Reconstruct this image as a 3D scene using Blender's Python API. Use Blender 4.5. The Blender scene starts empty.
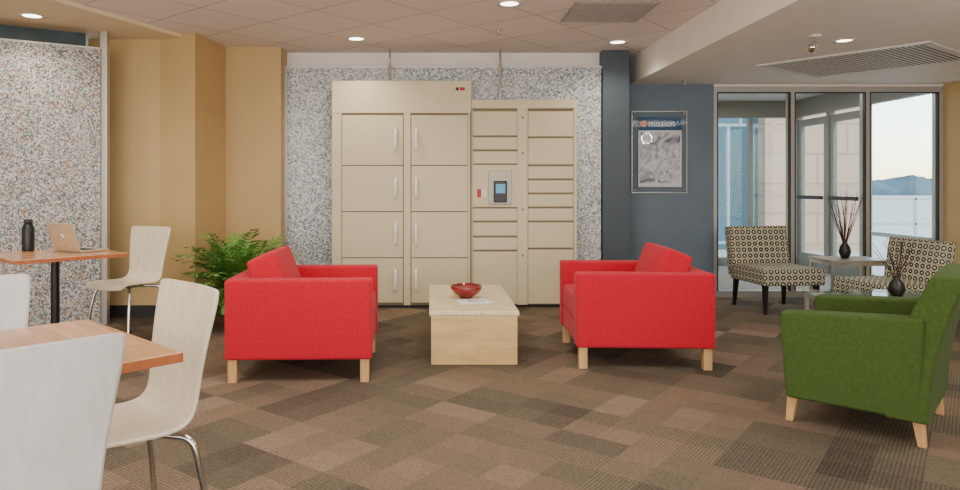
import bpy, bmesh, math, random
from mathutils import Vector, Matrix
random.seed(7)
R=math.radians

# ---------------------------------------------------------------- materials
def s2l(c):
    return tuple(((v/255)/12.92 if v/255<=0.04045 else (((v/255)+0.055)/1.055)**2.4) for v in c)+(1,)
def newmat(name):
    m=bpy.data.materials.new(name); m.use_nodes=True
    nt=m.node_tree; return m,nt,nt.nodes['Principled BSDF']
def N(nt,t,**kw):
    n=nt.nodes.new(t)
    for k,v in kw.items(): setattr(n,k,v)
    return n
def ramp(nt,stops,interp='LINEAR'):
    n=N(nt,'ShaderNodeValToRGB'); cr=n.color_ramp; cr.interpolation=interp
    while len(cr.elements)<len(stops): cr.elements.new(0.5)
    for e,(p,c) in zip(cr.elements,stops):
        e.position=p; e.color=c
    return n
def mat(name,col,rough=0.5,metal=0,noise=0.06,nscale=30,bump=0.0,bscale=200,sheen=0,coat=0,spec=0.5,emit=None,es=0):
    m,nt,b=newmat(name)
    c=s2l(col)
    tc=N(nt,'ShaderNodeTexCoord')
    nz=N(nt,'ShaderNodeTexNoise'); nz.inputs['Scale'].default_value=nscale; nz.inputs['Detail'].default_value=4
    nt.links.new(tc.outputs['Object'],nz.inputs['Vector'])
    lo=tuple(v*(1-noise*2) for v in c[:3])+(1,); hi=tuple(min(1,v*(1+noise*2)) for v in c[:3])+(1,)
    r=ramp(nt,[(0.25,lo),(0.75,hi)])
    nt.links.new(nz.outputs['Fac'],r.inputs['Fac']); nt.links.new(r.outputs['Color'],b.inputs['Base Color'])
    b.inputs['Roughness'].default_value=rough; b.inputs['Metallic'].default_value=metal
    b.inputs['Sheen Weight'].default_value=sheen; b.inputs['Coat Weight'].default_value=coat
    b.inputs['Specular IOR Level'].default_value=spec
    if bump>0:
        n2=N(nt,'ShaderNodeTexNoise'); n2.inputs['Scale'].default_value=bscale
        nt.links.new(tc.outputs['Object'],n2.inputs['Vector'])
        bp=N(nt,'ShaderNodeBump'); bp.inputs['Strength'].default_value=bump; bp.inputs['Distance'].default_value=0.01
        nt.links.new(n2.outputs['Fac'],bp.inputs['Height']); nt.links.new(bp.outputs['Normal'],b.inputs['Normal'])
    if emit:
        b.inputs['Emission Color'].default_value=s2l(emit); b.inputs['Emission Strength'].default_value=es
    return m
def woodmat(name,c1,c2,scale=6,stretch=(1,12,12),rough=0.4,strips=0,coat=0.2):
    m,nt,b=newmat(name)
    tc=N(nt,'ShaderNodeTexCoord'); mp=N(nt,'ShaderNodeMapping'); mp.inputs['Scale'].default_value=stretch
    nt.links.new(tc.outputs['Object'],mp.inputs['Vector'])
    nz=N(nt,'ShaderNodeTexNoise'); nz.inputs['Scale'].default_value=scale; nz.inputs['Detail'].default_value=6; nz.inputs['Distortion'].default_value=0.6
    nt.links.new(mp.outputs['Vector'],nz.inputs['Vector'])
    r=ramp(nt,[(0.3,s2l(c1)),(0.7,s2l(c2))]); nt.links.new(nz.outputs['Fac'],r.inputs['Fac'])
    out=r.outputs['Color']
    if strips:
        br=N(nt,'ShaderNodeTexBrick'); br.inputs['Scale'].default_value=1; br.inputs['Brick Width'].default_value=0.32
        br.inputs['Row Height'].default_value=strips; br.inputs['Mortar Size'].default_value=0.0006
        br.inputs['Color1'].default_value=(0.8,0.8,0.8,1); br.inputs['Color2'].default_value=(1.08,1.05,1.0,1); br.inputs['Mortar'].default_value=(.55,.5,.45,1)
        nt.links.new(tc.outputs['Object'],br.inputs['Vector'])
        mx=N(nt,'ShaderNodeMix',data_type='RGBA',blend_type='MULTIPLY'); mx.inputs[0].default_value=1
        nt.links.new(out,mx.inputs[6]); nt.links.new(br.outputs['Color'],mx.inputs[7]); out=mx.outputs[2]
    nt.links.new(out,b.inputs['Base Color']); b.inputs['Roughness'].default_value=rough; b.inputs['Coat Weight'].default_value=coat
    return m
def glassmat(name,tint=(0.95,0.98,0.97,1),gl=0.05,rough=0.0):
    m=bpy.data.materials.new(name); m.use_nodes=True; nt=m.node_tree; nt.nodes.clear()
    o=N(nt,'ShaderNodeOutputMaterial'); t=N(nt,'ShaderNodeBsdfTransparent'); g=N(nt,'ShaderNodeBsdfGlossy'); x=N(nt,'ShaderNodeMixShader')
    t.inputs['Color'].default_value=tint; g.inputs['Roughness'].default_value=rough
    x.inputs[0].default_value=gl
    nt.links.new(t.outputs[0],x.inputs[1]); nt.links.new(g.outputs[0],x.inputs[2]); nt.links.new(x.outputs[0],o.inputs[0])
    return m
def carpet():
    m,nt,b=newmat('carpet_tiles'); L=nt.links.new
    tc=N(nt,'ShaderNodeTexCoord'); mp=N(nt,'ShaderNodeMapping'); mp.inputs['Rotation'].default_value=(0,0,R(38))
    L(tc.outputs['Object'],mp.inputs['Vector'])
    def cells(sx,sy):
        sc=N(nt,'ShaderNodeVectorMath',operation='MULTIPLY'); sc.inputs[1].default_value=(1/sx,1/sy,0)
        L(mp.outputs[0],sc.inputs[0])
        fl=N(nt,'ShaderNodeVectorMath',operation='FLOOR'); L(sc.outputs[0],fl.inputs[0])
        ad=N(nt,'ShaderNodeVectorMath',operation='ADD'); ad.inputs[1].default_value=(.5+sx,.5+sy,.5); L(fl.outputs[0],ad.inputs[0])
        wn=N(nt,'ShaderNodeTexWhiteNoise',noise_dimensions='3D'); L(ad.outputs[0],wn.inputs['Vector']); return wn
    w1=cells(.36,.36); w2=cells(.18,.36); w3=cells(.36,.18)
    a=N(nt,'ShaderNodeMix',data_type='FLOAT'); a.inputs[0].default_value=.5; L(w2.outputs[0],a.inputs[2]); L(w3.outputs[0],a.inputs[3])
    a2=N(nt,'ShaderNodeMix',data_type='FLOAT'); a2.inputs[0].default_value=.5; L(w1.outputs[0],a2.inputs[2]); L(a.outputs[0],a2.inputs[3])
    nz=N(nt,'ShaderNodeTexNoise'); nz.inputs['Scale'].default_value=75; nz.inputs['Detail'].default_value=6; nz.inputs['Roughness'].default_value=.9; L(tc.outputs['Object'],nz.inputs['Vector'])
    a3=N(nt,'ShaderNodeMix',data_type='FLOAT'); a3.inputs[0].default_value=.56; L(a2.outputs[0],a3.inputs[2]); L(nz.outputs['Fac'],a3.inputs[3])
    r=ramp(nt,[(0.27,s2l((62,54,46))),(0.41,s2l((94,84,70))),(0.49,s2l((108,99,80))),(0.57,s2l((126,104,86))),(0.73,s2l((152,136,114)))])
    L(a3.outputs[0],r.inputs[0])
    sep=N(nt,'ShaderNodeSeparateXYZ'); L(mp.outputs[0],sep.inputs[0])
    gt=N(nt,'ShaderNodeMath',operation='GREATER_THAN'); gt.inputs[1].default_value=.5; L(w1.outputs[0],gt.inputs[0])
    cx=N(nt,'ShaderNodeMix',data_type='FLOAT'); L(gt.outputs[0],cx.inputs[0]); L(sep.outputs[0],cx.inputs[2]); L(sep.outputs[1],cx.inputs[3])
    mu=N(nt,'ShaderNodeMath',operation='MULTIPLY'); mu.inputs[1].default_value=2*math.pi/0.016; L(cx.outputs[0],mu.inputs[0])
    nm=N(nt,'ShaderNodeMath',operation='MULTIPLY_ADD'); nm.inputs[1].default_value=13; L(nz.outputs['Fac'],nm.inputs[0]); L(mu.outputs[0],nm.inputs[2])
    si=N(nt,'ShaderNodeMath',operation='SINE'); L(nm.outputs[0],si.inputs[0])
    mr=N(nt,'ShaderNodeMapRange'); mr.inputs[1].default_value=-1; mr.inputs[2].default_value=1; mr.inputs[3].default_value=.66; mr.inputs[4].default_value=1.22; L(si.outputs[0],mr.inputs[0])
    mx=N(nt,'ShaderNodeMix',data_type='RGBA',blend_type='MULTIPLY'); mx.inputs[0].default_value=1
    L(r.outputs[0],mx.inputs[6]); L(mr.outputs[0],mx.inputs[7]); L(mx.outputs[2],b.inputs['Base Color'])
    bp=N(nt,'ShaderNodeBump'); bp.inputs['Strength'].default_value=.4; bp.inputs['Distance'].default_value=.004; L(si.outputs[0],bp.inputs['Height']); L(bp.outputs[0],b.inputs['Normal'])
    b.inputs['Roughness'].default_value=.9; b.inputs['Specular IOR Level'].default_value=.2
    return m
def mosaic(name,stops,scale,big=2.0,amp=.5):
    m,nt,b=newmat(name); L=nt.links.new
    tc=N(nt,'ShaderNodeTexCoord')
    nz=N(nt,'ShaderNodeTexNoise'); nz.inputs['Scale'].default_value=big*9; nz.inputs['Detail'].default_value=3; L(tc.outputs['Object'],nz.inputs['Vector'])
    vm=N(nt,'ShaderNodeVectorMath',operation='MULTIPLY_ADD'); vm.inputs[1].default_value=(.03,.03,.03); L(nz.outputs['Color'],vm.inputs[0]); L(tc.outputs['Object'],vm.inputs[2])
    v=N(nt,'ShaderNodeTexVoronoi'); v.inputs['Scale'].default_value=scale; L(vm.outputs[0],v.inputs['Vector'])
    sp=N(nt,'ShaderNodeSeparateColor'); L(v.outputs['Color'],sp.inputs[0])
    n2=N(nt,'ShaderNodeTexNoise'); n2.inputs['Scale'].default_value=big; n2.inputs['Detail'].default_value=2; L(tc.outputs['Object'],n2.inputs['Vector'])
    mxv=N(nt,'ShaderNodeMath',operation='MULTIPLY_ADD'); mxv.inputs[1].default_value=amp; mxv.inputs[2].default_value=-amp/2; L(n2.outputs['Fac'],mxv.inputs[0])
    ad=N(nt,'ShaderNodeMath',operation='ADD'); L(sp.outputs[0],ad.inputs[0]); L(mxv.outputs[0],ad.inputs[1])
    r=ramp(nt,stops,'CONSTANT'); L(ad.outputs[0],r.inputs[0])
    L(r.outputs[0],b.inputs['Base Color']); b.inputs['Roughness'].default_value=.35
    return m
def softprint(name,stops,scale):
    m,nt,b=newmat(name); L=nt.links.new
    tc=N(nt,'ShaderNodeTexCoord'); n=N(nt,'ShaderNodeTexNoise'); n.inputs['Scale'].default_value=scale; n.inputs['Detail'].default_value=3; n.inputs['Distortion'].default_value=1.5
    L(tc.outputs['Object'],n.inputs[0]); r=ramp(nt,stops); L(n.outputs['Fac'],r.inputs[0]); L(r.outputs[0],b.inputs['Base Color']); b.inputs['Roughness'].default_value=.5; return m
def ceilmat():
    m,nt,b=newmat('ceiling_tiles'); L=nt.links.new
    tc=N(nt,'ShaderNodeTexCoord'); mp=N(nt,'ShaderNodeMapping'); mp.inputs['Rotation'].default_value=(0,0,R(40)); L(tc.outputs['Object'],mp.inputs[0])
    br=N(nt,'ShaderNodeTexBrick'); br.offset=0; br.inputs['Scale'].default_value=1; br.inputs['Brick Width'].default_value=.61; br.inputs['Row Height'].default_value=.61
    br.inputs['Mortar Size'].default_value=.007; br.inputs['Mortar Smooth'].default_value=.3
    br.inputs['Color1'].default_value=s2l((244,232,228)); br.inputs['Color2'].default_value=s2l((238,226,221)); br.inputs['Mortar'].default_value=s2l((196,178,170))
    L(mp.outputs[0],br.inputs['Vector'])
    nz=N(nt,'ShaderNodeTexNoise'); nz.inputs['Scale'].default_value=160; L(tc.outputs['Object'],nz.inputs[0])
    bp=N(nt,'ShaderNodeBump'); bp.inputs['Strength'].default_value=.2; bp.inputs['Distance'].default_value=.004; L(nz.outputs['Fac'],bp.inputs['Height']); L(bp.outputs[0],b.inputs['Normal'])
    L(br.outputs['Color'],b.inputs['Base Color']); b.inputs['Roughness'].default_value=.9; return m
def patfabric():
    m,nt,b=newmat('geometric_fabric'); L=nt.links.new
    tc=N(nt,'ShaderNodeTexCoord'); v=N(nt,'ShaderNodeTexVoronoi'); v.inputs['Scale'].default_value=17; v.inputs['Randomness'].default_value=0
    L(tc.outputs['Object'],v.inputs['Vector'])
    mu=N(nt,'ShaderNodeMath',operation='MULTIPLY'); mu.inputs[1].default_value=15; L(v.outputs['Distance'],mu.inputs[0])
    si=N(nt,'ShaderNodeMath',operation='SINE'); L(mu.outputs[0],si.inputs[0])
    r=ramp(nt,[(0,s2l((48,46,40))),(0.5,s2l((188,184,160)))],'CONSTANT')
    mr=N(nt,'ShaderNodeMapRange'); mr.inputs[1].default_value=-1; mr.inputs[2].default_value=1; L(si.outputs[0],mr.inputs[0]); L(mr.outputs[0],r.inputs[0])
    L(r.outputs[0],b.inputs['Base Color']); b.inputs['Roughness'].default_value=.9; return m
def brickmat(name,c1,c2,cm,bw,bh,ms):
    m,nt,b=newmat(name); L=nt.links.new
    tc=N(nt,'ShaderNodeTexCoord'); mp=N(nt,'ShaderNodeMapping'); mp.inputs['Rotation'].default_value=(R(90),0,0); L(tc.outputs['Object'],mp.inputs[0])
    br=N(nt,'ShaderNodeTexBrick'); br.inputs['Scale'].default_value=1; br.inputs['Brick Width'].default_value=bw; br.inputs['Row Height'].default_value=bh; br.inputs['Mortar Size'].default_value=ms
    br.inputs['Color1'].default_value=s2l(c1); br.inputs['Color2'].default_value=s2l(c2); br.inputs['Mortar'].default_value=s2l(cm)
    L(mp.outputs[0],br.inputs['Vector']); L(br.outputs['Color'],b.inputs['Base Color']); b.inputs['Roughness'].default_value=.8; return m

M={}
M['carpet']=carpet()
M['ceil']=ceilmat()
M['white']=mat('white_paint',(244,238,231),.7,noise=.015,nscale=4)
M['cream']=mat('cream_paint',(236,214,180),.7,noise=.015,nscale=4)
M['ochre']=mat('ochre_paint',(200,170,118),.65,noise=.02,nscale=3,bump=.05)
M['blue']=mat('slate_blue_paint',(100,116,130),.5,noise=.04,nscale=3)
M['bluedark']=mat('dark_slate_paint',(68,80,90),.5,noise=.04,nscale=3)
M['dark']=mat('dark_vinyl',(40,38,38),.5)
M['teal']=mat('transom_dark_teal',(54,72,76),.3,noise=.3,nscale=3)
M['alu']=mat('brushed_aluminium',(196,196,192),.35,metal=.8,noise=.03)
M['framew']=mat('silver_window_frame',(186,186,182),.35,metal=.3,noise=.02)
M['framed']=mat('grey_door_frame',(128,126,120),.4,noise=.02)
M['chrome']=mat('chrome',(215,215,215),.12,metal=1,noise=.01)
M['locker']=mat('locker_beige_enamel',(220,207,171),.45,noise=.01,nscale=6)
M['lockerd']=mat('locker_gap_shadow',(130,116,88),.6)
M['handle']=mat('pale_handle',(252,250,244),.3)
M['red']=mat('red_wool',(190,22,46),.9,noise=.06,nscale=60,bump=.2,bscale=350,sheen=.08,spec=.2)
M['green']=mat('green_wool',(66,86,38),.9,noise=.08,nscale=60,bump=.2,bscale=350,sheen=.03,spec=.15)
M['legw']=woodmat('oak_leg',(190,144,92),(214,172,118),5,(8,8,1))
M['butcher']=woodmat('butcher_block',(204,146,100),(226,172,124),5,(1,10,10),rough=.25,strips=.045,coat=.4)
M['tableedge']=woodmat('table_edge',(160,88,50),(184,110,66),5,(1,8,8))
M['bentply']=woodmat('whitewashed_birch',(222,208,180),(236,225,203),4,(14,14,1),rough=.4)
M['whiteply']=woodmat('white_veneer',(206,205,201),(222,221,217),3,(10,10,1),rough=.4)
M['ply']=woodmat('birch_plywood',(196,162,102),(218,188,130),3,(1,1,7),rough=.35)
M['mottled']=mosaic('pale_mottled_top',[(0,s2l((222,204,160))),(.35,s2l((232,217,178))),(.8,s2l((212,192,146)))],60)  # cream top, with a mottled reflection painted in as speckle
M['mosL']=mosaic('leaf_mosaic',[(0,s2l((86,88,92))),(.14,s2l((164,118,84))),(.26,s2l((188,192,188))),(.46,s2l((142,156,160))),(.64,s2l((208,210,204))),(.82,s2l((176,148,112))),(.90,s2l((96,116,124)))],95,2.6,.4)
M['mosB']=mosaic('silver_mosaic',[(0,s2l((122,128,132))),(.18,s2l((196,202,206))),(.42,s2l((158,168,176))),(.60,s2l((222,226,228))),(.86,s2l((182,176,160)))],75,1.3,.8)
M['glass']=glassmat('clear_glass',gl=.03)
M['pglass']=glassmat('poster_glass',(.97,.98,.98,1),gl=.012)
M['glasst']=glassmat('table_glass',(0.84,0.93,0.91,1),.18)
M['leaf']=mat('leaf_green',(108,156,70),.5,noise=.25,nscale=14)
M['leafd']=mat('stem_green',(84,120,48),.6)
M['pot']=mat('terracotta_pot',(92,60,44),.6)
M['soil']=mat('soil',(44,32,24),.95)
M['black']=mat('black_plastic',(22,22,24),.35)
M['pat']=patfabric()
M['bowl']=mat('red_glazed_bowl',(130,20,20),.2,coat=.6,noise=.2,nscale=20)
M['twig']=mat('dry_twig',(66,44,40),.8)
M['screen']=mat('kiosk_screen',(30,70,100),.2,emit=(50,160,200),es=.8)
M['steel']=mat('stainless_panel',(170,164,150),.4,metal=.4)
M['redlabel']=mat('red_label',(190,24,24),.5)
M['poster_blue']=mat('poster_blue_header',(22,74,118),.5)
M['poster_w']=mat('poster_paper',(226,228,230),.6)
M['poster_img']=softprint('poster_photo',[(0.3,s2l((112,114,130))),(.45,s2l((190,190,200))),(.52,s2l((232,228,228))),(.62,s2l((176,178,190))),(.75,s2l((226,224,222)))],7)
M['orange']=mat('orange_emblem',(226,120,50),.5)
M['lamp']=mat('lamp_diffuser',(255,244,226),.5,emit=(255,240,214),es=9)
M['brick']=brickmat('exterior_brick',(208,172,146),(198,160,134),(176,146,126),1.2,.6,.02)
M['extglass']=brickmat('exterior_curtain_glass',(66,96,110),(100,130,142),(170,178,180),.5,2.4,.03)
M['conc']=mat('concrete',(196,192,184),.9,noise=.06,nscale=3)
M['vtile']=mat('vestibule_mat',(140,132,122),.7)
M['vceil']=mat('vestibule_ceiling_paint',(186,184,178),.7)
M['hill']=mat('hill_foliage',(84,108,116),.95,noise=.3,nscale=.3)
M['laptop']=mat('laptop_aluminium',(206,190,164),.35,metal=.4)
M['keys']=mat('laptop_keys',(50,48,46),.6)
M['paper']=mat('white_paper',(236,234,228),.6)
M['vent']=mat('vent_metal',(222,218,212),.5)
M['grille']=mat('grille_grey',(168,158,150),.6)
M['art']=mosaic('art_print',[(0,s2l((120,70,44))),(.35,s2l((190,150,110))),(.7,s2l((226,214,196)))],9)

# ---------------------------------------------------------------- helpers
def link(o): bpy.context.scene.collection.objects.link(o); return o
def empty(name,loc=(0,0,0),rz=0):
    e=bpy.data.objects.new(name,None); e.empty_display_size=.1; e.location=loc; e.rotation_euler=(0,0,rz); return link(e)
def face_rz(fx,fy): return math.atan2(-fx,fy)       # local +Y -> (fx,fy)
def finish(name,bm,m,parent=None,smooth=False,bevel=0,seg=3,sub=0):
    me=bpy.data.meshes.new(name); bmesh.ops.recalc_face_normals(bm,faces=bm.faces); bm.to_mesh(me); bm.free()
    o=bpy.data.objects.new(name,me); link(o)
    ms=m if isinstance(m,(list,tuple)) else [m]
    for x in ms: me.materials.append(x)
    if bevel:
        b=o.modifiers.new('bevel','BEVEL'); b.width=bevel; b.segments=seg; b.limit_method='ANGLE'; b.angle_limit=R(40)
        smooth=True
    if smooth:
        for p in me.polygons: p.use_smooth=True
        if bevel:
            w=o.modifiers.new('wn','WEIGHTED_NORMAL'); w.keep_sharp=True
    if parent: o.parent=parent
    return o
def box(name,c,s,m,parent=None,bevel=0,seg=2,rot=None,smooth=False):
    bm=bmesh.new(); bmesh.ops.create_cube(bm,size=1)
    for v in bm.verts: v.co=Vector((v.co.x*s[0],v.co.y*s[1],v.co.z*s[2]))
    o=finish(name,bm,m,parent,bevel=bevel,seg=seg,smooth=smooth); o.location=c
    if rot: o.rotation_euler=rot
    return o
def bx(name,x0,x1,y0,y1,z0,z1,m,parent=None,bevel=0):
    return box(name,((x0+x1)/2,(y0+y1)/2,(z0+z1)/2),(x1-x0,y1-y0,z1-z0),m,parent,bevel)
def cushion(name,c,s,m,parent,puff=(.0,.0,.15),bevel=.04,rot=None,taper=None):
    bm=bmesh.new(); bmesh.ops.create_cube(bm,size=2); bmesh.ops.subdivide_edges(bm,edges=bm.edges[:],cuts=7,use_grid_fill=True)
    for v in bm.verts:
        u,w,t=v.co
        fx=1+puff[0]*(1-w*w)*(1-t*t); fy=1+puff[1]*(1-u*u)*(1-t*t); fz=1+puff[2]*(1-u*u)*(1-w*w)
        v.co=Vector((u*s[0]/2*fx,w*s[1]/2*fy,t*s[2]/2*fz))
        if taper: v.co=taper(v.co)
    o=finish(name,bm,m,parent,bevel=bevel,seg=5); o.location=c
    if rot: o.rotation_euler=rot
    return o
def prism(name,pts,z0,z1,m,parent=None,bevel=0):
    bm=bmesh.new(); a=[bm.verts.new((p[0],p[1],z0)) for p in pts]; b=[bm.verts.new((p[0],p[1],z1)) for p in pts]
    bm.faces.new(a[::-1]); bm.faces.new(b); n=len(pts)
    for i in range(n): bm.faces.new((a[i],a[(i+1)%n],b[(i+1)%n],b[i]))
    return finish(name,bm,m,parent,bevel=bevel)
def seg(name,p,q,z0,z1,th,m,off=0,parent=None):
    d=Vector((q[0]-p[0],q[1]-p[1])); n=Vector((-d.y,d.x)).normalized()
    P=Vector(p[:2])+n*off; Q=Vector(q[:2])+n*off
    return prism(name,[P,Q,Q+n*th,P+n*th],z0,z1,m,parent)
def tube(name,pts,r,m,parent=None,smooth=True,taper=False):
    cu=bpy.data.curves.new(name,'CURVE'); cu.dimensions='3D'; cu.bevel_depth=r; cu.bevel_resolution=3; cu.use_fill_caps=True
    groups=pts if isinstance(pts[0][0],(list,tuple,Vector)) else [pts]
    for g in groups:
        s=cu.splines.new('NURBS' if smooth else 'POLY'); s.points.add(len(g)-1)
        for i,p in enumerate(g):
            s.points[i].co=(p[0],p[1],p[2],1)
            if taper: s.points[i].radius=1-.7*i/(len(g)-1)
        if smooth: s.use_endpoint_u=True; s.order_u=3
    cu.materials.append(m); o=bpy.data.objects.new(name,cu); link(o)
    if parent: o.parent=parent
    return o
def lathe(name,prof,m,parent=None,n=32,loc=(0,0,0)):
    bm=bmesh.new(); rings=[]
    for r,z in prof:
        rings.append([bm.verts.new((r*math.cos(2*math.pi*i/n),r*math.sin(2*math.pi*i/n),z)) for i in range(n)] if r>1e-5 else [bm.verts.new((0,0,z))])
    for a,b in zip(rings,rings[1:]):
        for i in range(n):
            j=(i+1)%n
            if len(a)==1 and len(b)==1: continue
            if len(a)==1: bm.faces.new((a[0],b[i],b[j]))
            elif len(b)==1: bm.faces.new((a[i],a[j],b[0]))
            else: bm.faces.new((a[i],a[j],b[j],b[i]))
    o=finish(name,bm,m,parent,smooth=True); o.location=loc
    return o

# ---------------------------------------------------------------- room shell
CZ=2.55; SZ=2.27
bx('floor',-5.2,5.6,-1.8,7.55,-.1,0,M['carpet'])
bx('ceiling',-5.2,5.6,-1.8,7.6,CZ,CZ+.12,M['ceil'])
prism('ceiling_drywall_border',[(-5.0,-1.2),(-4.6,0),(-2.66,5.1),(-2.0,6.85),(-2.2,6.9),(-5.2,6.9),(-5.2,-1.2)],CZ-.03,CZ+.02,M['cream'])
bx('ceiling_soffit',2.13,5.5,-1.7,7.45,SZ,CZ,M['white'])
prism('wall_left_rear',[(-3.1,6.35),(-2.45,6.35),(-2.08,6.2),(-2.0,6.85),(-2.0,7.3),(-3.1,7.3)],0,CZ,M['ochre'])
bx('wall_left_return',-2.0,-1.46,6.85,7.3,0,CZ,M['ochre'])
bx('wall_back',-1.46,1.74,7.15,7.3,0,CZ,M['white'])
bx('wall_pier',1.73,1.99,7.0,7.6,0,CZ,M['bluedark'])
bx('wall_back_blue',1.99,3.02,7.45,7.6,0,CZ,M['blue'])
bx('wall_header',3.02,5.46,7.45,7.6,2.25,CZ,M['white'])
bx('wall_right',5.46,5.6,-1.7,7.6,0,CZ,M['ochre'])
bx('wall_left',-5.2,-5.05,-1.7,6.9,0,CZ,M['cream'])
bx('wall_front',-5.2,5.6,-1.8,-1.65,0,CZ,M['white'])
PA=(-4.95,4.66); PB=(-2.82,5.99)
seg('wall_left_transom',PA,(-2.9,5.94),0,CZ,.1,M['teal'],off=.18)
seg('wall_left_panel',PA,PB,.02,2.36,.04,M['mosL'],off=0)
seg('trim_panel_cap',PA,PB,2.36,2.375,.05,M['alu'],off=-.005)
box('trim_panel_post',(-2.80,6.03,CZ/2),(.06,.06,CZ),M['alu'],bevel=.005)
bx('wall_back_panel',-1.44,1.72,7.04,7.07,.03,2.38,M['mosB'])
bx('trim_panel_edge',-1.46,-1.435,7.02,7.08,0,2.4,M['alu'])
bx('trim_panel_top',-1.46,1.73,7.03,7.08,2.38,2.395,M['alu'])
for i,(p,q) in enumerate([((-3.0,6.35),(-2.45,6.35)),((-2.45,6.35),(-2.08,6.2)),((-2.08,6.2),(-2.0,6.85)),((-2.0,6.85),(-1.46,6.85))]):
    seg('baseboard_left_%d'%i,p,q,0,.11,.012,M['dark'],off=-.012)
bx('baseboard_back',1.99,3.02,7.436,7.45,0,.11,M['dark'])
bx('baseboard_pier',1.73,1.99,6.986,7.0,0,.11,M['dark'])
bx('baseboard_right',5.446,5.46,-1.6,7.44,0,.11,M['dark'])

# window wall
w=empty('window_1',(0,0,0))
Y=7.46
bx('frame_top',3.02,5.46,Y,Y+.09,2.19,2.25,M['framew'],w)
bx('frame_bottom',3.02,5.46,Y,Y+.09,0,.07,M['framew'],w)
for i,(a,b) in enumerate([(3.02,3.055),(3.84,3.88),(4.64,4.68),(5.42,5.46)]):
    bx('mullion_%d'%i,a,b,Y-.01,Y+.10,.07,2.19,M['framew'],w)
for i,(a,b) in enumerate([(3.055,3.84),(3.88,4.64),(4.68,5.42)]):
    bx('pane_%d'%i,a,b,Y+.04,Y+.05,.07,2.19,M['glass'],w)
    for k,x in enumerate((a,b-.012)): bx('gasket_%d_%d'%(i,k),x,x+.012,Y-.012,Y+.03,.07,2.19,M['dark'],w)
    bx('gasket_t%d'%i,a,b,Y-.012,Y+.03,2.178,2.19,M['dark'],w)

# vestibule
bx('floor_vestibule',2.9,5.6,7.55,10.6,-.1,-.002,M['vtile'])
bx('ceiling_vestibule',2.9,5.6,7.6,10.6,2.45,2.6,M['vceil'])
bx('wall_vestibule_left',2.85,2.95,7.6,10.6,0,2.6,M['cream'])
w=empty('window_2',(0,0,0)); 
bx('top',2.95,5.5,10.4,10.5,2.2,2.45,M['framed'],w); bx('bottom',2.95,5.5,10.4,10.5,0,.12,M['framed'],w)
for i,a in enumerate([2.95,4.1,4.75,5.4]): bx('mullion_%d'%i,a,a+.05,10.4,10.5,.12,2.2,M['framed'],w)
bx('pane',3.0,5.4,10.44,10.45,.12,2.2,M['glass'],w)
w=empty('door_1',(0,0,0))
X=5.42
bx('head',X,X+.09,7.6,10.4,2.2,2.45,M['framed'],w)
for i,a in enumerate([8.72,9.52,10.33]): bx('jamb_%d'%i,X,X+.09,a,a+.06,0,2.2,M['framed'],w)
for k,(a,b) in enumerate([(8.8,9.51),(9.6,10.32)]):
    bx('stile_a%d'%k,X+.02,X+.07,a,a+.07,0,2.15,M['framed'],w); bx('stile_b%d'%k,X+.02,X+.07,b-.07,b,0,2.15,M['framed'],w)
    bx('rail_t%d'%k,X+.02,X+.07,a+.07,b-.07,2.05,2.15,M['framed'],w); bx('rail_b%d'%k,X+.02,X+.07,a+.07,b-.07,0,.22,M['framed'],w)
    bx('pushbar_%d'%k,X-.04,X,a+.05,b-.05,1.0,1.05,M['dark'],w)
    bx('pane_%d'%k,X+.04,X+.05,a+.07,b-.07,.22,2.05,M['glass'],w)
w=empty('window_3',(0,0,0))
bx('bottom',X,X+.09,7.62,8.7,0,.1,M['framed'],w); bx('pane',X+.04,X+.05,7.62,8.7,.1,2.2,M['glass'],w)
bx('rail',X+.01,X+.08,7.62,8.7,.58,.63,M['framew'],w)
bx('ground_exterior',-60,120,7.56,130,-.2,-.12,M['conc'])
bx('wall_exterior_brick',6.7,8.8,14,15,-.15,5,M['brick'])
bx('wall_exterior_glazed',1.0,6.7,14.3,15,-.15,5,M['extglass'])
w=empty('exterior_railing',(0,0,0))
for i in range(6): bx('post_%d'%i,8.8+i*.9,8.84+i*.9,14.0,14.04,-.12,.95,M['alu'],w)
for z in (.4,.9): bx('rail_%d'%int(z*10),8.75,13.4,14.0,14.03,z,z+.04,M['alu'],w)
bm=bmesh.new()
prev=None
for i in range(161):
    x=20+i*.65; z=1.9+.35*math.sin(i*.11)+.2*math.sin(i*.5)+random.uniform(-.18,.18)
    a=bm.verts.new((x,88,-.2)); b=bm.verts.new((x,92,z)); c=bm.verts.new((x,110,-.2))
    if prev: bm.faces.new((prev[0],a,b,prev[1])); bm.faces.new((prev[1],b,c,prev[2]))
    prev=(a,b,c)
finish('distant_treeline',bm,M['hill'],smooth=True)

# ---------------------------------------------------------------- lockers
def doors_of(parent,doors,yf):
    for i,(x0,x1,z0,z1) in enumerate(doors):
        bx('door_%d'%i,x0+.004,x1-.004,yf-.014,yf,z0+.005,z1-.005,M['locker'],parent,bevel=.003)
L1=empty('storage_locker',(0,0,0))
bx('carcass',-.95,.395,6.83,7.02,0.03,2.21,M['locker'],L1,bevel=.006)
bx('plinth',-.94,.385,6.85,7.02,0,.03,M['dark'],L1)
bx('crown',-.955,.40,6.812,6.83,1.90,2.215,M['locker'],L1,bevel=.004)
bx('gap_panel',-.86,.37,6.826,6.832,.03,1.90,M['lockerd'],L1)
bx('left_stile',-.955,-.865,6.815,6.83,.03,1.90,M['locker'],L1)
bx('mid_stile',-.255,-.19,6.815,6.83,.03,1.90,M['locker'],L1)
zs=[.05,.49,.94,1.39,1.885]
d=[]
for a,b in zip(zs,zs[1:]):
    d.append((-.86,-.26,a,b)); d.append((-.185,.37,a,b))
doors_of(L1,d,6.829)
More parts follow.
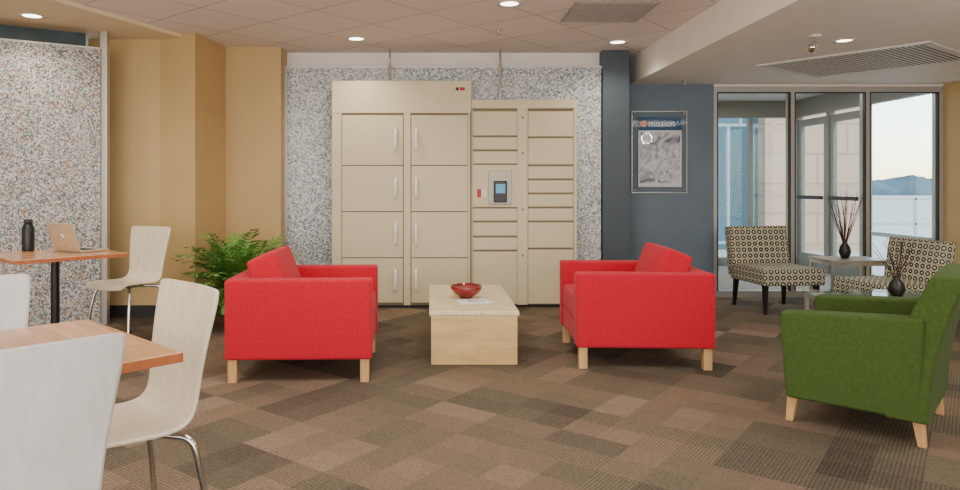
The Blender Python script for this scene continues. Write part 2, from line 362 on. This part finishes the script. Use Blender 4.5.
for k,(a,b) in enumerate(zip(zs,zs[1:])):
    zc=(a+b)/2
    for j,x in enumerate((-.335,-.135)):
        tube('handle_%d_%d'%(k,j),[(x,6.81,zc-.10),(x,6.775,zc-.08),(x,6.77,zc),(x,6.775,zc+.08),(x,6.81,zc+.10)],.016,M['handle'],L1)
bx('label',.29,.34,6.806,6.812,2.12,2.15,M['redlabel'],L1); bx('label_b',.25,.28,6.806,6.812,2.12,2.15,M['dark'],L1)
L2=empty('parcel_locker_kiosk',(0,0,0))
bx('carcass',.405,1.43,6.86,7.02,0.03,2.03,M['locker'],L2,bevel=.006)
bx('plinth',.41,1.42,6.88,7.02,0,.03,M['dark'],L2)
bx('header',.402,1.435,6.842,6.86,1.95,2.035,M['locker'],L2,bevel=.003)
bx('gap_panel',.42,1.41,6.856,6.862,.03,1.95,M['lockerd'],L2)
bx('centre_stile',.855,.955,6.845,6.86,.03,1.95,M['locker'],L2)
bx('end_stile',1.405,1.435,6.845,6.86,.03,1.95,M['locker'],L2)
def zz(y): return 1.2+(185-y)/102.0
d=[]
for a,b in [(111,136),(137,150),(151,164),(208,221),(222,236),(237,250),(251,304)]: d.append((.42,.855,zz(b),zz(a)))
for a,b in [(111,137),(138,165),(166,179),(180,193),(194,207),(208,221),(222,248),(249,304)]: d.append((.957,1.405,zz(b),zz(a)))
doors_of(L2,d,6.859)
bx('kiosk_surround',.42,.855,6.84,6.86,zz(207),zz(165),M['locker'],L2,bevel=.004)
bx('kiosk_bezel',.57,.80,6.825,6.842,1.01,1.34,M['steel'],L2,bevel=.006)
bx('kiosk_terminal',.62,.75,6.80,6.826,1.03,1.24,M['black'],L2,bevel=.01)
bx('kiosk_display',.64,.73,6.797,6.801,1.12,1.21,M['screen'],L2)
bx('card_label',.46,.50,6.834,6.84,1.08,1.16,M['redlabel'],L2); bx('card_label_w',.50,.55,6.834,6.84,1.08,1.16,M['paper'],L2)
for i,z in enumerate((1.85,1.5,.95,.5)):
    bx('lock_%d'%i,.90,.912,6.84,6.846,z,z+.02,M['dark'],L2)
w=empty('suspension_rods',(0,0,0))
for i,x in enumerate((-.40,.70)):
    tube('rod_%d'%i,[(x,6.98,2.0),(x,6.98,CZ)],.012,M['chrome'],w,smooth=False)
    bx('clamp_%d'%i,x-.02,x+.02,6.96,7.05,2.34,2.40,M['chrome'],w)

# ---------------------------------------------------------------- red armchairs  (local +Y is the front)
def red_chair(name,loc,f):
    e=empty(name,loc,face_rz(*f)); W=.84; D=.89; H=.625; Z0=.14; t=.13
    for s in(-1,1):
        cushion('arm_%s'%('l' if s<0 else 'r'),(s*(W/2-t/2),0,(Z0+H)/2),(t,D,H-Z0),M['red'],e,puff=(.06,0,0),bevel=.028)
    cushion('back_frame',(0,-D/2+t/2,(Z0+H)/2),(W-2*t+.02,t,H-Z0),M['red'],e,puff=(0,0,0),bevel=.028)
    cushion('base',(0,.05,.22),(W-2*t+.01,D-.12,.15),M['red'],e,puff=(0,0,0),bevel=.02)
    cushion('seat_cushion',(0,.07,.375),(W-2*t-.005,D-.16,.17),M['red'],e,puff=(0,.02,.12),bevel=.045)
    cushion('back_cushion',(0,-.20,.58),(W-2*t-.01,.19,.36),M['red'],e,puff=(0,.22,.05),bevel=.06,rot=(R(20),0,0))
    for sx in(-1,1):
        for sy in(-1,1):
            box('leg_%d%d'%(sx,sy),(sx*(W/2-.045),sy*(D/2-.045),Z0/2+.002),(.055,.055,Z0+.004),M['legw'],e,bevel=.003)
    return e
red_chair('red_armchair',(-.81,4.65,0),(1,.03))
red_chair('red_armchair',(1.42,4.95,0),(-1,.05))

# ---------------------------------------------------------------- coffee table
e=empty('coffee_table',(.295,5.28,0),0)
box('top',(0,0,.345),(.60,1.24,.03),M['mottled'],e,bevel=.004)
box('top_rim',(0,0,.328),(.597,1.227,.008),M['ply'],e)
for s in(-1,1):
    box('end_panel_%d'%s,(0,s*.605,.165),(.575,.025,.325),M['ply'],e,bevel=.002)
    box('side_panel_%d'%s,(s*.275,0,.165),(.025,1.185,.325),M['ply'],e,bevel=.002)
e=empty('red_bowl',(.27,5.22,.361)); e.scale=(1.1,1.1,1.1)
lathe('bowl',[(0,0),(.045,0),(.05,.012),(.085,.03),(.105,.06),(.108,.085),(.10,.085),(.095,.06),(.07,.035),(.0,.025)],M['bowl'],e)
lathe('contents',[(0,.078),(.05,.074),(.09,.066),(.094,.055)],mat('bowl_filling',(150,70,50),.7,noise=.4,nscale=80),e)
e=empty('white_magazine',(.31,5.03,.361),.3)
box('pages',(0,0,.003),(.24,.18,.006),M['paper'],e,bevel=.002)
box('cover_picture',(.01,-.01,.0065),(.12,.09,.001),M['poster_img'],e)

# ---------------------------------------------------------------- bentwood chairs  (+Y front)
def bent_chair(name,loc,f,m):
    e=empty(name,loc,face_rz(*f))
    prof=[(.215,.415,.36),(.205,.437,.385),(.17,.448,.40),(.08,.447,.41),(-.03,.437,.40),(-.11,.433,.38),(-.16,.445,.36),(-.185,.475,.345),(-.198,.52,.343),(-.21,.59,.355),(-.228,.67,.375),(-.245,.75,.395),(-.258,.81,.408),(-.264,.845,.411),(-.267,.862,.404),(-.268,.868,.383)]
    bm=bmesh.new(); rows=[]; n=10
    for k,(y,z,wd) in enumerate(prof):
        r=[]
        back=max(0,min(1,(z-.5)/.2))
        for i in range(n+1):
            u=-1+2*i/n
            r.append(bm.verts.new((u*wd/2,y+.018*u*u*back,z+(1-back)*.012*u*u)))
        rows.append(r)
    for a,b in zip(rows,rows[1:]):
        for i in range(n): bm.faces.new((a[i],a[i+1],b[i+1],b[i]))
    o=finish('shell',bm,m,e,smooth=True)
    s=o.modifiers.new('sub','SUBSURF'); s.levels=2; s.render_levels=2
    s=o.modifiers.new('sol','SOLIDIFY'); s.thickness=.011; s.offset=-1
    for sx in(-1,1):
        for sy in(-1,1):
            tube('leg_%d%d'%(sx,sy),[(sx*.05,sy*.06-.02,.418),(sx*.11,sy*.10-.02,.418),(sx*.165,sy*.15-.02,.412),(sx*.18,sy*.165-.02,.36),(sx*.20,sy*.19-.02,.2),(sx*.215,sy*.21-.02,.006)],.011,M['chrome'],e)
            lathe('foot_%d%d'%(sx,sy),[(0,0),(.014,0),(.014,.02),(0,.02)],M['black'],e,n=12,loc=(sx*.215,sy*.21-.02,0))
    box('mount_plate',(0,-.02,.42),(.16,.2,.012),M['chrome'],e)
    return e
q=.7071
bent_chair('dining_chair',(-1.01,1.62,0),(-q,q),M['whiteply'])
bent_chair('dining_chair',(-.985,2.18,0),(-q,-q),M['bentply'])
bent_chair('dining_chair',(-1.48,2.32,0),(q,-q),M['whiteply'])
bent_chair('dining_chair',(-2.33,5.38,0),(-.40,-.92),M['bentply'])
def table(name,loc,S,H):
    e=empty(name,loc,R(-44))
    box('top',(0,0,H-.014),(S,S,.028),M['butcher'],e,bevel=.004)
    for i,(a,b,sx,sy) in enumerate([(0,S/2,S,.006),(0,-S/2,S,.006),(S/2,0,.006,S),(-S/2,0,.006,S)]):
        box('edge_%d'%i,(a,b,H-.015),(sx,sy,.024),M['tableedge'],e)
    lathe('column',[(.028,.02),(.028,H-.03)],M['black'],e)
    box('mount',(0,0,H-.035),(.3,.3,.012),M['black'],e)
    box('foot_a',(0,0,.018),(.52,.07,.03),M['black'],e,bevel=.008); box('foot_b',(0,0,.018),(.07,.52,.03),M['black'],e,bevel=.008)
    return e
table('dining_table',(-1.142,1.88,0),.67,.75)
table('dining_table',(-2.57,4.80,0),.70,.735)

e=empty('water_bottle',(-2.83,4.93,.736)); e.scale=(1.08,1.08,1.08)
lathe('body',[(0,0),(.036,0),(.038,.01),(.038,.15),(.026,.175),(.022,.18)],M['black'],e)
lathe('cap',[(.024,.18),(.026,.182),(.026,.205),(.0,.208)],M['dark'],e)
e=empty('laptop',(-2.51,4.85,.736),face_rz(.5,.87))
box('base',(0,.105,.008),(.30,.21,.014),M['laptop'],e,bevel=.004)
box('keyboard',(0,.09,.0155),(.26,.10,.001),M['keys'],e)
box('lid',(0,-.035,.108),(.30,.008,.20),M['laptop'],e,bevel=.003,rot=(R(18),0,0))
box('display',(0,-.030,.108),(.28,.001,.18),M['screen'],e,rot=(R(18),0,0))
lathe('lid_emblem',[(0,.0),(.016,0),(.016,.001),(0,.001)],M['paper'],e,loc=(0,-.0405,.112)).rotation_euler=(R(108),0,0)

# ---------------------------------------------------------------- plant
e=empty('potted_fern',(-1.62,5.98,0))
lathe('pot',[(0,0),(.12,0),(.155,.28),(.165,.28),(.165,.31),(.145,.31),(.14,.28),(0,.27)],M['pot'],e)
lathe('soil',[(0,.285),(.14,.28)],M['soil'],e)
bm=bmesh.new()
for k in range(150):
    az=random.uniform(0,2*math.pi); ln=random.uniform(.42,.70); el=random.uniform(R(20),R(82)); droop=random.uniform(.4,1.0)
    p=Vector((random.uniform(-.05,.05),random.uniform(-.05,.05),.28)); n=18
    pitch=el; pts=[]
    for i in range(n+1):
        pts.append(p.copy())
        dr=Vector((math.cos(az)*math.cos(pitch),math.sin(az)*math.cos(pitch),math.sin(pitch)))
        p=p+dr*(ln/n); pitch-=droop*1.5/n
    if any(a.y>.75 or (a.x<-.32 and a.y>.05) or (a.x>.12 and a.y<-.38) for a in pts): continue
    side=Vector((-math.sin(az),math.cos(az),0))
    for i in range(n):
        a,b=pts[i],pts[i+1]; wv=side*.003
        f=bm.faces.new([bm.verts.new(a-wv),bm.verts.new(a+wv),bm.verts.new(b+wv),bm.verts.new(b-wv)]); f.material_index=1
        if i<3: continue
        t=i/n; ll=.12*math.sin(math.pi*(.15+.8*t))+.025
        d=(b-a).normalized(); up=side.cross(d)
        for s in(-1,1):
            o=(side*s*.9+d*.6+Vector((0,0,-.1))+up*random.uniform(-.25,.25)).normalized()
            tip=a+o*ll; m1=a+o*ll*.45+d*.016; m2=a+o*ll*.45-d*.016
            bm.faces.new([bm.verts.new(a),bm.verts.new(m2),bm.verts.new(tip),bm.verts.new(m1)])
finish('fronds',bm,[M['leaf'],M['leafd']],e)

# ---------------------------------------------------------------- patterned slipper chairs
def slipper(name,loc,f,sc=1):
    e=empty(name,loc,face_rz(*f)); e.scale=(sc,sc,sc)
    cushion('seat',(0,.02,.345),(.60,.60,.15),M['pat'],e,puff=(0,0,.12),bevel=.035)
    cushion('back',(0,-.30,.545),(.60,.12,.48),M['pat'],e,puff=(0,.15,0),bevel=.035,rot=(R(9),0,0))
    for sx in(-1,1):
        for sy in(-1,1):
            bm=bmesh.new(); bmesh.ops.create_cube(bm,size=1)
            for v in bm.verts:
                k=.045 if v.co.z>0 else .026
                v.co=Vector((v.co.x*k+(0 if v.co.z>0 else sx*.012),v.co.y*k+(0 if v.co.z>0 else sy*.02),(v.co.z+.5)*.28))
            o=finish('leg_%d%d'%(sx,sy),bm,M['black'],e,bevel=.003); o.location=(sx*.25,sy*.25,0)
    return e
slipper('patterned_chair',(3.33,6.76,0),(.10,-.99))
slipper('patterned_chair',(3.88,5.92,0),(-.985,-.17),.94)

def sidetable(name,loc,sx,sy,H,rz,top):
    e=empty(name,loc,rz)
    box('top',(0,0,H-.012),(sx,sy,.024),top,e,bevel=.003)
    for a in(-1,1):
        for b in(-1,1): box('leg_%d%d'%(a,b),(a*(sx/2-.025),b*(sy/2-.025),(H-.024)/2),(.025,.025,H-.024),M['alu'],e)
    for a in(-1,1):
        box('rail_x%d'%a,(0,a*(sy/2-.025),H-.04),(sx-.05,.02,.03),M['alu'],e); box('rail_y%d'%a,(a*(sx/2-.025),0,H-.04),(.02,sy-.05,.03),M['alu'],e)
    return e
sidetable('side_table',(4.06,6.80,0),.56,.42,.49,0,M['steel'])
sidetable('glass_coffee_table',(3.20,4.92,0),.85,.62,.42,0.0,M['glasst'])
def vase(name,loc,h,tall,n):
    e=empty(name,loc)
    lathe('vessel',[(0,0),(.035,0),(.055,h*.35),(.045,h*.7),(.022,h*.9),(.026,h),(.02,h),(.018,h*.88),(0,h*.5)],M['black'],e)
    g=[]
    for i in range(n):
        a=random.uniform(0,6.28); r=random.uniform(.03,.17); b=random.uniform(.75,1)*tall
        g.append([(0,0,h*.6),(r*.2*math.cos(a),r*.2*math.sin(a),h+.05),(r*.6*math.cos(a+.3),r*.6*math.sin(a+.3),h+b*.5),(r*math.cos(a),r*math.sin(a),h+b)])
    tube('twigs',g,.0045,M['twig'],e,taper=True)
    return e
vase('twig_vase',(4.03,6.80,.491),.16,.5,24)
vase('twig_vase',(3.28,4.92,.421),.13,.28,18)

# ---------------------------------------------------------------- green armchair (+Y front)
e=empty('green_armchair',(2.26,3.62,0),face_rz(-.743,.669))
W=.76
def armt(sgn):
    def f(co):
        x,y,z=co
        k=(z+.21)/.42
        y2=y*(.93+.07*k)-.02
        return Vector((x+sgn*.02*k,y2,z-.035*((y+.29)/.58-.5)*k))
    return f
for s in(-1,1):
    cushion('arm_%s'%('l' if s<0 else 'r'),(s*(W/2-.065),.03,.355),(.13,.60,.45),M['green'],e,puff=(.08,.02,0),bevel=.055,taper=armt(s))
def backt(co):
    x,y,z=co; k=(z+.35)/.70
    return Vector((x*(1.0-.03*k),y*(1-.2*k)-.17*k*k+.03,z+.015*(1-(x/.38)**2)*k))
cushion('back',(0,-.25,.455),(.76,.17,.67),M['green'],e,puff=(.0,.15,0),bevel=.055,taper=backt)
cushion('base',(0,.03,.22),(W-.2,.54,.18),M['green'],e,puff=(0,0,0),bevel=.02)
cushion('seat_cushion',(0,.06,.37),(W-.255,.52,.16),M['green'],e,puff=(0,.02,.15),bevel=.045)
for sx in(-1,1):
    for sy,yy in((-1,-.255),(1,.265)):
        bm=bmesh.new(); bmesh.ops.create_cube(bm,size=1)
        for v in bm.verts:
            k=.05 if v.co.z>0 else .034
            v.co=Vector((v.co.x*k,v.co.y*k+(0 if v.co.z>0 else sy*.02),(v.co.z+.5)*.15))
        o=finish('leg_%d%d'%(sx,sy),bm,M['legw'],e,bevel=.003); o.location=(sx*(W/2-.07),yy,0)

# ---------------------------------------------------------------- poster
e=empty('framed_poster',(2.43,7.442,1.55))
box('glass_sheet',(0,-.025,0),(.58,.006,.86),M['pglass'],e)
box('paper',(.01,-.012,0),(.46,.004,.74),M['poster_w'],e)
box('header',(.01,-.015,.30),(.46,.004,.14),M['poster_blue'],e)
box('photo',(.01,-.015,-.06),(.43,.003,.54),M['poster_img'],e)
for s in(-1,1):
    box('edge_v%d'%s,(s*.29,-.025,0),(.006,.01,.87),M['alu'],e); box('edge_h%d'%s,(0,-.025,s*.43),(.58,.01,.006),M['alu'],e)
o=lathe('emblem',[(0,0),(.035,0),(.035,.002),(0,.002)],M['orange'],e,loc=(-.165,-.0172,.30)); o.rotation_euler=(R(90),0,0)
tx=bpy.data.curves.new('lettering','FONT'); tx.body='mission'; tx.size=.095; tx.extrude=.0005; tx.materials.append(M['paper'])
o=bpy.data.objects.new('lettering',tx); link(o); o.parent=e; o.location=(-.115,-.0178,.275); o.rotation_euler=(R(90),0,0)
for a in(-1,1):
    for b in(-1,1):
        o=lathe('standoff_%d%d'%(a,b),[(0,0),(.012,0),(.012,.04),(0,.04)],M['chrome'],e,n=16,loc=(a*.265,.008,b*.405)); o.rotation_euler=(R(90),0,0)
e=empty('wall_art',(5.459,6.55,1.72))
box('canvas',(-.012,0,0),(.024,1.1,.52),M['art'],e)

# ---------------------------------------------------------------- ceiling fixtures
def downlight(loc,power,r=.075):
    e=empty('recessed_downlight',loc)
    lathe('trim_ring',[(r,.0),(r+.02,-.004),(r+.02,-.008),(r-.006,-.006),(r-.01,.0)],M['vent'],e)
    lathe('diffuser',[(0,-.003),(r-.006,-.003)],M['lamp'],e)
    l=bpy.data.lights.new('downlight_lamp','SPOT'); l.energy=power; l.spot_size=R(140); l.spot_blend=.9; l.shadow_soft_size=.07; l.color=(1,.9,.76)
    o=bpy.data.objects.new('downlight_lamp',l); link(o); o.parent=e; o.location=(0,0,-.03)
for p in [(-.68,6.45,CZ),(.59,5.2,CZ),(1.77,6.6,CZ)]: downlight(p,38)
downlight((-3.1,5.45,CZ-.03),30)
downlight((-2.3,5.0,CZ),22); downlight((3.06,5.17,SZ),28,.06)
e=empty('ceiling_vent_grille',(3.76,6.05,SZ),math.atan2(-1.03,.79))
A=1.26; B=.60
box('backing',(0,0,-.004),(A,B*2*.93,.006),M['dark'],e)
for s in(-1,1):
    box('frame_x%d'%s,(0,s*B*.93,-.009),(A+.06,.05,.014),M['vent'],e); box('frame_y%d'%s,(s*A/2,0,-.009),(.05,B*1.86,.014),M['vent'],e)
for i in range(30):
    box('slat_%d'%i,(-A/2+.02+(A-.04)*(i+.5)/30,0,-.010),(.010,B*1.84,.008),M['vent'],e)
e=empty('ceiling_return_vent',(1.38,5.45,CZ),R(0))
box('panel',(0,0,-.006),(.62,.62,.01),M['grille'],e)
for i in range(12): box('slat_%d'%i,(0,-.28+.05*i,-.014),(.58,.02,.006),M['grille'],e)
e=empty('ceiling_spotlight',(2.75,5.0,SZ))
lathe('canopy',[(0,0),(.04,0),(.04,-.012),(0,-.014)],M['vent'],e)
tube('stem',[(0,0,0),(0,0,-.05)],.008,M['chrome'],e,smooth=False)
o=lathe('head',[(0,.0),(.02,0),(.035,-.07),(.03,-.07),(0,-.02)],M['chrome'],e,loc=(0,0,-.05)); o.rotation_euler=(R(25),R(20),0)
for i,(x,y,z) in enumerate([(.6,6.1,CZ),(2.62,7.2,SZ),(3.9,4.6,SZ)]):
    e=empty('ceiling_sprinkler',(x,y,z-.001))
    lathe('escutcheon',[(0,0),(.03,0),(.025,-.01),(.008,-.012),(.008,-.04),(.02,-.042),(0,-.045)],M['chrome'],e,n=16)

# ---------------------------------------------------------------- lights
def area(name,loc,sx,sy,power,rot=(0,0,0),col=(1,.96,.91)):
    l=bpy.data.lights.new(name,'AREA'); l.shape='RECTANGLE'; l.size=sx; l.size_y=sy; l.energy=power; l.color=col
    o=bpy.data.objects.new(name,l); link(o); o.location=loc; o.rotation_euler=rot; return o
area('front_fill_light',(-.3,-1.6,1.25),9,2.3,275,(R(90),0,0),(1,.98,.95))  # added fill behind the camera; no window stands in this wall
area('ceiling_fill_area',(-2.6,3.2,CZ-.06),1.2,1.2,40)  # unseen area lights added below the ceiling as room fill
area('ceiling_fill_area',(0,3.0,CZ-.04),1.2,1.2,44)
area('ceiling_fill_area',(3.7,3.0,SZ-.04),1.2,1.2,34)
area('vestibule_light',(4.2,9,2.4),1.0,1.0,24)
# added fill globes, unseen, dressed as pendants to brighten ceiling and room
opal=mat('fill_globe_shell',(250,245,235),.4,emit=(255,244,226),es=4)
for (x,y,z,pw) in [(-2.9,2.6,2.10,34),(-.4,3.6,2.26,34),(1.2,2.6,2.10,34),(3.6,3.2,1.98,66)]:
    top=SZ if x>2.13 else CZ
    e=empty('added_fill_globe',(x,y,z))
    tube('cord',[(0,0,.07),(0,0,top-z)],.004,M['black'],e,smooth=False)
    lathe('canopy',[(0,top-z),(.05,top-z),(.045,top-z-.02),(0,top-z-.025)],M['vent'],e,n=24)
    lathe('globe',[(0,-.08),(.04,-.069),(.069,-.04),(.08,0),(.069,.04),(.04,.069),(0,.08)],opal,e,n=24)
    l=bpy.data.lights.new('globe_fill_light','POINT'); l.energy=pw; l.shadow_soft_size=.09; l.color=(1,.95,.88)
    o=bpy.data.objects.new('globe_fill_light',l); link(o); o.parent=e
su=bpy.data.lights.new('sun','SUN'); su.energy=3.8; su.angle=R(1); su.color=(1,.95,.86)
o=bpy.data.objects.new('sun',su); link(o); o.rotation_euler=(R(50),0,R(20))

wd=bpy.data.worlds.new('sky'); bpy.context.scene.world=wd; wd.use_nodes=True; nt=wd.node_tree
sk=nt.nodes.new('ShaderNodeTexSky'); sk.sky_type='NISHITA'; sk.sun_disc=False; sk.sun_elevation=R(45); sk.sun_rotation=R(60); sk.dust_density=.8
nt.links.new(sk.outputs[0],nt.nodes['Background'].inputs[0]); nt.nodes['Background'].inputs[1].default_value=.8

cam=bpy.data.cameras.new('camera'); cam.sensor_width=36; cam.lens=36*700/960; cam.shift_x=50/960; cam.shift_y=-60/960; cam.clip_start=.05; cam.clip_end=400
co=bpy.data.objects.new('camera',cam); link(co); co.location=(0,0,1.2); co.rotation_euler=(R(90),0,0)
bpy.context.scene.camera=co
